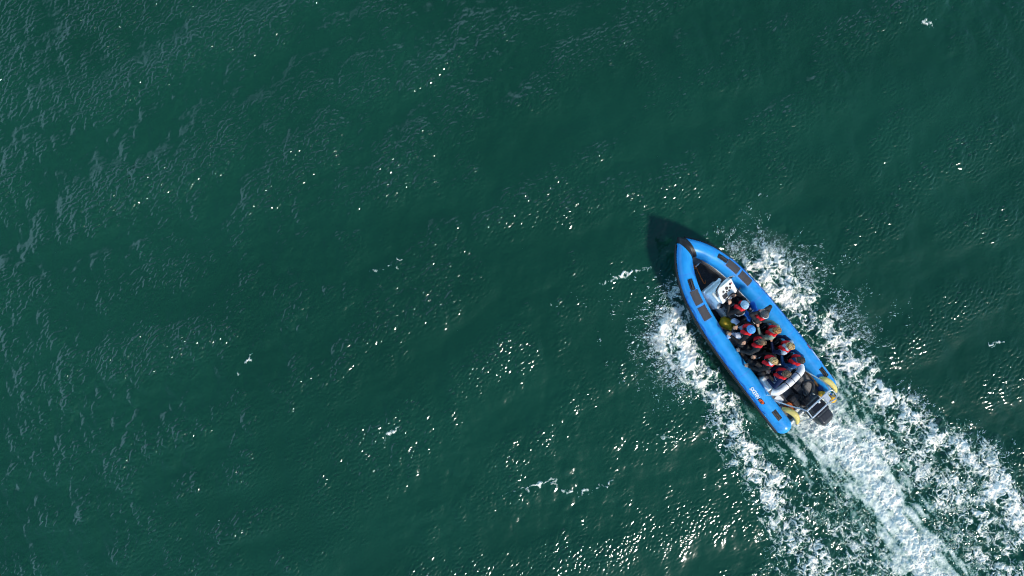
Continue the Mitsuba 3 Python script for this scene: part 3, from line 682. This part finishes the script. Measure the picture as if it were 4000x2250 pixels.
# ------------------------------------------------------------------ the wake: where the boat has churned the sea
def wake_point(u, v):
    """Ground position of a station of the wake, measured on a 2576 px wide aerial frame of 29.6 m."""
    return np.array([(u - 1288) * 0.011475, (724.5 - v) * 0.011475])
def track(rows):
    """(points, half widths) of one churned band."""
    return np.array([wake_point(u, v) for u, v, _, _ in rows]), np.array([w * 0.011475 for _, _, w, _ in rows]), np.array([s for _, _, _, s in rows])
PORT_BAND = track([(1722, 690, 14, .6), (1705, 755, 26, .8), (1690, 815, 48, 1.03), (1700, 865, 54, 1.1), (1735, 915, 46, 1.08), (1778, 958, 36, .9), (1815, 1003, 32, .8), (1830, 1055, 33, .86),
                   (1858, 1112, 38, .86), (1895, 1172, 42, .85), (1935, 1228, 48, .84), (1970, 1290, 54, .82), (2010, 1370, 66, .82), (2050, 1460, 76, .82), (2120, 1600, 95, .8)])
STAR_BAND = track([(1795, 632, 14, .6), (1875, 668, 32, .8), (1945, 690, 58, 1.05), (1982, 735, 56, 1.05), (2010, 785, 44, .85), (2055, 815, 42, .85), (2095, 850, 45, .95), (2130, 900, 40, 1.0), (2165, 948, 36, .95),
                   (2215, 990, 36, .9), (2275, 1035, 38, .9), (2335, 1085, 42, .88), (2400, 1125, 46, .88), (2465, 1165, 46, .95), (2510, 1215, 48, .95), (2545, 1280, 58, .9), (2600, 1350, 78, .85), (2720, 1480, 100, .85)])
WASH = track([(2045, 1045, 62, 1.0), (2085, 1085, 60, 1.0), (2145, 1140, 50, 1.0), (2198, 1200, 43, .98), (2240, 1270, 40, .96), (2280, 1345, 42, .95), (2325, 1430, 52, .94), (2400, 1570, 75, .9)])
MID_STAR = track([(2150, 1060, 34, .6), (2230, 1105, 60, .78), (2320, 1165, 80, .74), (2400, 1240, 90, .70), (2470, 1330, 95, .72), (2540, 1440, 105, .68), (2640, 1560, 120, .68)])
MID_PORT = track([(2010, 1170, 36, .34), (2060, 1235, 62, .50), (2115, 1310, 80, .58), (2170, 1400, 90, .66), (2230, 1500, 100, .68)])

def band(tr, x, y, power=2.0):
    """(strength 0..1, signed side) near a band."""
    P, w, s = tr
    best = np.zeros_like(x)
    for i in range(len(P) - 1):
        d = P[i + 1] - P[i]; L = d @ d
        t = np.clip(((x - P[i, 0]) * d[0] + (y - P[i, 1]) * d[1]) / L, 0, 1)
        dist = np.hypot(x - P[i, 0] - t * d[0], y - P[i, 1] - t * d[1])
        ww = w[i] + (w[i + 1] - w[i]) * t; ss = s[i] + (s[i + 1] - s[i]) * t
        best = np.maximum(best, ss * (0.74 * np.exp(-(dist / (ww * 1.02)) ** power * 0.7) + 0.26 * np.exp(-(dist / (ww * 1.9)) ** 2)))
    return best

NOISE_N, NOISE_L = 2048, 20.48
def noise_field(seed, wl, width=0.35):
    """Band-limited random field of about one wavelength, unit deviation, 1 cm steps."""
    k1 = np.fft.fftfreq(NOISE_N, NOISE_L / NOISE_N)
    k = np.hypot(*np.meshgrid(k1, k1)); k[0, 0] = 1e-9
    g = np.fft.fft2(np.random.default_rng(seed).standard_normal((NOISE_N, NOISE_N)))
    f = np.fft.ifft2(g * np.exp(-0.5 * (np.log(k * wl) / width) ** 2)).real
    return f / f.std()
FIELDS = {}
def nz(x, y, seed, wl):
    if (seed, wl) not in FIELDS: FIELDS[seed, wl] = noise_field(seed, wl)
    return ndimage.map_coordinates(FIELDS[seed, wl], [y / NOISE_L * NOISE_N, x / NOISE_L * NOISE_N], order=1, mode='grid-wrap')

def churn(x, y):
    """Foam strength of the whole wake, and of its aerated middle."""
    wx, wy = x + 0.10 * nz(x, y, 1, 1.1) + 0.04 * nz(x, y, 2, 0.35), y + 0.10 * nz(x, y, 3, 1.1) + 0.04 * nz(x, y, 4, 0.35)
    bands = np.maximum.reduce([band(PORT_BAND, wx, wy), band(STAR_BAND, wx, wy)])
    mids = np.maximum(band(MID_STAR, wx, wy, 2.5), band(MID_PORT, wx, wy, 2.5))
    wash = band(WASH, wx, wy, 2.4)
    return bands, mids, wash

def wake_height(x, y, bands, mids, wash):
    rough = np.maximum.reduce([bands, 0.8 * mids, wash])
    ridge = 0.13 * bands ** 2 * (0.6 + 0.4 * nz(x, y, 5, 0.9)) + 0.05 * wash
    return ridge + rough * (0.022 * nz(x, y, 6, 0.45) + 0.011 * nz(x, y, 7, 0.20) + 0.005 * nz(x, y, 8, 0.09))

# ------------------------------------------------------------------ water
def grid_quads(ny, nx):
    idx = np.arange(nx * ny).reshape(ny, nx)
    return np.stack([idx[:-1, :-1], idx[:-1, 1:], idx[1:, 1:], idx[1:, :-1]], -1).reshape(-1, 4)

def body_normals(V, tris, soft):
    """Per vertex, in its own shading frame: the gentler normal with which the water body below a rippled surface is lit."""
    _, _, n = meshkit.arrays((V, tris), True)
    goal = n * [soft, soft, 1]
    goal /= np.linalg.norm(goal, axis=1, keepdims=True)
    s = np.array([1.0, 0, 0]) - n * n[:, :1]
    s /= np.linalg.norm(s, axis=1, keepdims=True)
    t = np.cross(n, s)
    return np.stack([(goal * a).sum(1) for a in (s, t, n)], 1) * 0.5 + 0.5

def sea_surface(X, Y):
    """Position of the sea surface, wake included, at the undisturbed grid X, Y."""
    far = np.exp(-(np.maximum(np.hypot(X, Y) - 30, 0) / 40) ** 2)
    near = (X > 2.5) & (X < 18) & (Y < 5.5) & (Y > -12)
    wh = np.zeros_like(X); calm = np.ones_like(X)
    b, m, w = churn(X[near], Y[near])
    wh[near] = wake_height(X[near], Y[near], b, m, w)
    calm[near] = 1 - 0.35 * np.maximum.reduce([b, w])
    far = far * calm
    # the planing hull presses the sea down under itself
    L = np.linalg.inv(BOAT) @ np.stack([X.ravel(), Y.ravel(), 0 * X.ravel(), 1 + 0 * X.ravel()])
    lx, ly = L[0].reshape(X.shape), L[1].reshape(X.shape)
    under = np.clip(1.25 - np.abs(ly), 0, 0.4) / 0.4 * np.clip((5.0 - lx) / 1.2, 0, 1) * np.clip((lx + 0.8) / 0.6, 0, 1)
    return np.stack([X + sample(sea_dx, X, Y) * far, Y + sample(sea_dy, X, Y) * far, sample(sea_h, X, Y) * far + wh * (1 - under) - 0.16 * under], -1)

gx, gy = axis(-15.6, 15.6, 0.027, 1500), axis(-9.0, 9.0, 0.027, 1500)
SX, SY = np.meshgrid(gx, gy)
V = sea_surface(SX, SY).reshape(-1, 3)
q = grid_quads(*SX.shape)
sea_tris = np.vstack([q[:, [0, 1, 2]], q[:, [0, 2, 3]]])
def murk(p, n, uv):
    # drifting plankton and silt: slow patches of slightly paler and deeper green
    t = mikit.smoothstep(0.30, 0.70, mikit.fbm(p.x * 0.16 + 3.0, p.y * 0.22 + 1.0, 0.0, 3)) * 0.65 + 0.35 * mikit.fbm(p.x * 1.1 + 0.5 * p.y, p.y * 0.7, 0.0, 3)
    return mikit.mix([0.0078, 0.088, 0.049], [0.0122, 0.119, 0.070], t)
scene['sea'] = {'type': 'blendbsdf', 'weight': 0.6,
    'body': {'type': 'normalmap', 'normalmap': {'type': 'mesh_attribute', 'name': 'vertex_color'},
             'bsdf': {'type': 'diffuse', 'reflectance': mikit.proc(murk)}},
    'surface': {'type': 'roughplastic', 'diffuse_reflectance': {'type': 'rgb', 'value': 0.0}, 'int_ior': 1.72, 'alpha': 0.018, 'distribution': 'ggx'}}
scene['water'] = mikit.ply((V, sea_tris), 'sea', smooth=True, uv=V[:, :2], color=body_normals(V, sea_tris, 0.95))
labels['water'] = {'label': 'dark green choppy sea with scattered sun glints', 'kind': 'structure'}

# ------------------------------------------------------------------ foam lying on the churned water
scene['foam'] = {'type': 'twosided', 'bsdf': {'type': 'diffuse', 'reflectance': {'type': 'mesh_attribute', 'name': 'vertex_color'}}}
def cells(x, y, size, seed):
    """0 on the walls between irregular cells of about this size, about 1 in their middles."""
    rng = np.random.default_rng(seed)
    x0, x1, y0, y1 = x.min() - 1, x.max() + 1, y.min() - 1, y.max() + 1
    n = int((x1 - x0) * (y1 - y0) / size ** 2)
    d, _ = cKDTree(np.stack([rng.uniform(x0, x1, n), rng.uniform(y0, y1, n)], 1)).query(np.stack([x.ravel(), y.ravel()], 1), k=2, workers=-1)
    return np.clip((d[:, 1] - d[:, 0]) / (0.42 * size), 0, 1.5).reshape(x.shape)

def foam_sheet(key, x0, x1, y0, y1, step, strength):
    X, Y = np.meshgrid(np.arange(x0, x1, step), np.arange(y0, y1, step))
    D, milky = strength(X, Y)
    wx, wy = X + 0.05 * nz(X, Y, 11, 0.5) + 0.02 * nz(X, Y, 12, 0.16), Y + 0.05 * nz(X, Y, 13, 0.5) + 0.02 * nz(X, Y, 14, 0.16)
    # a lacy net of white threads round dark cells of two sizes, drawn out along the flow
    fu, fv = (wx * 0.62 - wy * 0.78) / 1.7, wx * 0.78 + wy * 0.62
    e1, e2 = cells(fu, fv, 0.15, 31), cells(fu * 1.2, fv, 0.072, 32)
    n1, n2 = np.abs(nz(fu, fv, 15, 0.60)), np.abs(nz(fu + 1, fv, 16, 0.28))
    veins = 0.50 * e1 + 0.34 * e2 + 0.20 * n1 + 0.16 * n2 + 0.15 * np.abs(nz(X, Y, 18, 0.050))
    f = D * 1.25 - 0.12 - veins * 0.86 + 0.09 * nz(X, Y, 19, 1.0)
    f = np.where(D > 0.06, f, -1)
    thick = np.clip(f / 0.42, 0, 1)
    wu, wv = X * 0.62 - Y * 0.78, X * 0.78 + Y * 0.62          # along and across the propeller wash
    streak = 0.27 * nz(wu * 0.30, wv, 20, 0.42) + 0.17 * nz(wu * 0.35 + 3, wv, 21, 0.16) + 0.10 * nz(wx, wy, 25, 0.20) + 0.10 * nz(X, Y, 26, 0.075)
    milk = np.clip(milky * 1.45 - 0.30 + streak, 0, 1) * np.clip(milky / 0.15, 0, 1)
    cover = np.maximum(thick, 0.9 * milk)
    P = sea_surface(X, Y)
    lumps = 0.5 + 0.28 * nz(X, Y, 22, 0.17) + 0.22 * nz(X, Y, 23, 0.08) + 0.12 * nz(X, Y, 24, 0.045)
    P[..., 2] += 0.004 + thick * (0.012 + 0.026 * np.clip(lumps, 0, 1.4))
    m3_ = milk[..., None]
    col_milk = np.array([0.12, 0.235, 0.20]) * (1 - m3_) + np.array([0.62, 0.67, 0.63]) * m3_
    col = col_milk * (1 - thick[..., None]) + np.array([0.92, 0.88, 0.80]) * thick[..., None]
    edge = np.clip(cover / 0.25, 0, 1)[..., None]
    col = np.array([0.012, 0.085, 0.07]) * (1 - edge) + col * edge
    q = grid_quads(*X.shape)
    q = q[(cover.ravel()[q].max(1) > 0.05)]
    used, inv = np.unique(q, return_inverse=True)
    q = inv.reshape(q.shape)
    scene[key] = mikit.ply((P.reshape(-1, 3)[used], np.vstack([q[:, [0, 1, 2]], q[:, [0, 2, 3]]])), 'foam', smooth=True, color=np.clip(col.reshape(-1, 3)[used], 0.004, 0.93))
    return len(q) * 2

def wake_strength(X, Y):
    b, m, w = churn(X, Y)
    return np.maximum.reduce([b, m, 0.80 * w + 0.12 * w * nz((X * 0.62 - Y * 0.78) * 0.3, X * 0.78 + Y * 0.62, 27, 0.30)]), w
n_foam = foam_sheet('wake_foam', 3.9, 15.7, -9.0, 2.6, 0.0155, wake_strength)
labels['wake_foam'] = {'label': 'white churned foam of the wake trailing behind the boat', 'kind': 'stuff'}
def crest(rows, label):
    """A small breaking crest on the open water."""
    tr = track(rows); P = tr[0]
    key = numbered('foam_patch')
    foam_sheet(key, P[:, 0].min() - 0.35, P[:, 0].max() + 0.35, P[:, 1].min() - 0.35, P[:, 1].max() + 0.35, 0.0155, lambda X, Y: (band(tr, X + 0.05 * nz(X, Y, 3, 0.35), Y + 0.05 * nz(X, Y, 4, 0.35)), 0 * X))
    labels[key] = {'label': label, 'kind': 'stuff'}
for rows, label in (
    ([(2322, 48, 7, .72), (2330, 56, 9, .78), (2340, 58, 8, .7), (2352, 52, 6, .7)], 'small lone patch of white foam near the top right of the water'),
    ([(1512, 714, 4, .55), (1545, 698, 6, .78), (1580, 687, 7, .82), (1610, 680, 5, .74), (1645, 674, 4, .6)], 'thin broken white crest left of the bow'),
    ([(2478, 868, 4, .5), (2500, 870, 6, .70), (2530, 862, 4, .5)], 'short white crest on open water right of the stern'),
    ([(1256, 1250, 3, .5), (1320, 1228, 4, .62), (1385, 1206, 4, .66), (1420, 1236, 6, .7), (1470, 1240, 7, .72), (1540, 1214, 3, .55)], 'long thin zigzag crest below the centre of the water, left of the wake'),
    ([(598, 938, 4, .6), (618, 912, 5, .7), (640, 884, 4, .6)], 'short slanting crest on open water in the left half, halfway up'),
    ([(938, 684, 3, .5), (972, 682, 4, .66), (1010, 656, 4, .6)], 'thin curved crest near the middle of the water'),
    ([(1390, 770, 3, .5), (1420, 752, 4, .66), (1450, 738, 3, .5)], 'thin crest between the middle of the water and the bow'),
    ([(1640, 1106, 5, .6), (1660, 1096, 7, .74), (1690, 1104, 4, .55)], 'small speckled crest left of the port arm of the wake'),
    ([(545, 1330, 3, .5), (575, 1306, 4, .66), (600, 1290, 3, .5)], 'short crest near the bottom left of the water'),
    ([(965, 1110, 4, .55), (985, 1085, 5, .7), (1000, 1074, 3, .5)], 'small bright crest low in the middle of the water')):
    crest(rows, label)

# ------------------------------------------------------------------ spray: drops and torn flecks thrown up beside the hull
def spray():
    rng = np.random.default_rng(77)
    octa_v = np.array([[1, 0, 0], [-1, 0, 0], [0, 1, 0], [0, -1, 0], [0, 0, 1], [0, 0, -1.0]])
    octa_f = np.array([[0, 2, 4], [2, 1, 4], [1, 3, 4], [3, 0, 4], [2, 0, 5], [1, 2, 5], [3, 1, 5], [0, 3, 5]])
    V, F = [], []
    # origin (aerial frame), throw direction in degrees, number, spread along, reach, height
    for (u, v), ang, n, along, reach, high in (((1690, 790), 200, 1500, 0.75, 1.0, 0.30), ((1672, 860), 195, 1300, 0.55, 0.8, 0.25), ((1720, 930), 215, 1300, 0.7, 0.9, 0.2), ((1715, 730), 190, 500, 0.4, 0.5, 0.3),
                                               ((1835, 640), 55, 900, 0.6, 0.9, 0.30), ((1930, 640), 60, 900, 0.6, 0.7, 0.3), ((2000, 690), 25, 900, 0.6, 0.9, 0.25), ((2090, 800), 35, 1000, 0.55, 1.1, 0.3), ((2140, 850), 20, 700, 0.6, 1.1, 0.2),
                                               ((1810, 1040), 200, 500, 0.6, 0.4, 0.12), ((2290, 1020), 40, 500, 0.9, 0.5, 0.12), ((2480, 1150), 40, 400, 0.8, 0.5, 0.12)):
        # strands: strings of flecks torn off along one throw, thinning outwards, and a few single drops
        o = wake_point(u, v); m = n // 9; per = 7
        a0 = np.radians(ang + rng.normal(0, 17, m)); d0 = np.abs(rng.exponential(reach * 0.36, m)); side = rng.normal(0, along * 0.5, m); h0 = np.abs(rng.normal(0, 0.5, m))
        t = np.sort(rng.random((m, per)), axis=1) * rng.uniform(0.08, 0.42, (m, 1))
        d = (d0[:, None] + t).ravel(); a = np.repeat(a0, per) + rng.normal(0, 0.05, m * per); n = m * per
        sd = np.repeat(side, per) + rng.normal(0, 0.012, n)
        px = o[0] + np.cos(a) * d - np.sin(math.radians(ang)) * sd
        py = o[1] + np.sin(a) * d + np.cos(math.radians(ang)) * sd
        pz = 0.03 + high * np.repeat(h0, per) * np.exp(-d / reach) + rng.uniform(0, 0.03, n)
        fall = np.clip(1.1 - t / t.max(1, keepdims=True), 0.15, 1).ravel()
        r = (0.0045 + 0.009 * rng.random(n) ** 2) * (0.5 + 0.6 * fall); ln = r * (1.4 + 4.5 * rng.random(n) ** 2)
        e = np.stack([np.cos(a), np.sin(a), rng.normal(0, 0.35, n)], 1); e /= np.linalg.norm(e, axis=1, keepdims=True)
        b = np.stack([-e[:, 1], e[:, 0], 0 * a], 1); b /= np.linalg.norm(b, axis=1, keepdims=True)
        c = np.cross(e, b)
        M = np.stack([e * ln[:, None], b * r[:, None], c * r[:, None]], 1)
        vv = np.einsum('kj,nji->nki', octa_v, M) + np.stack([px, py, pz], 1)[:, None]
        L = (np.linalg.inv(BOAT) @ np.vstack([px, py, pz, 1 + 0 * px]))
        keep = ~((np.abs(L[1]) < 1.0 * np.clip((6.1 - L[0]) / 2.2, 0, 1)) & (L[0] > -0.4) & (L[0] < 6.0))
        vv = vv[keep]
        F.append((octa_f[None] + 6 * np.arange(len(vv))[:, None, None]).reshape(-1, 3) + sum(len(x) for x in V))
        V.append(vv.reshape(-1, 3))
    return np.vstack(V), np.vstack(F)
scene['spray_white'] = {'type': 'diffuse', 'reflectance': {'type': 'rgb', 'value': [0.80, 0.86, 0.87]}}
sv, sf = spray()
scene['spray'] = mikit.ply((sv, sf), 'spray_white', smooth=True)
labels['spray'] = {'label': 'fine white spray thrown out on both sides of the hull', 'kind': 'stuff'}
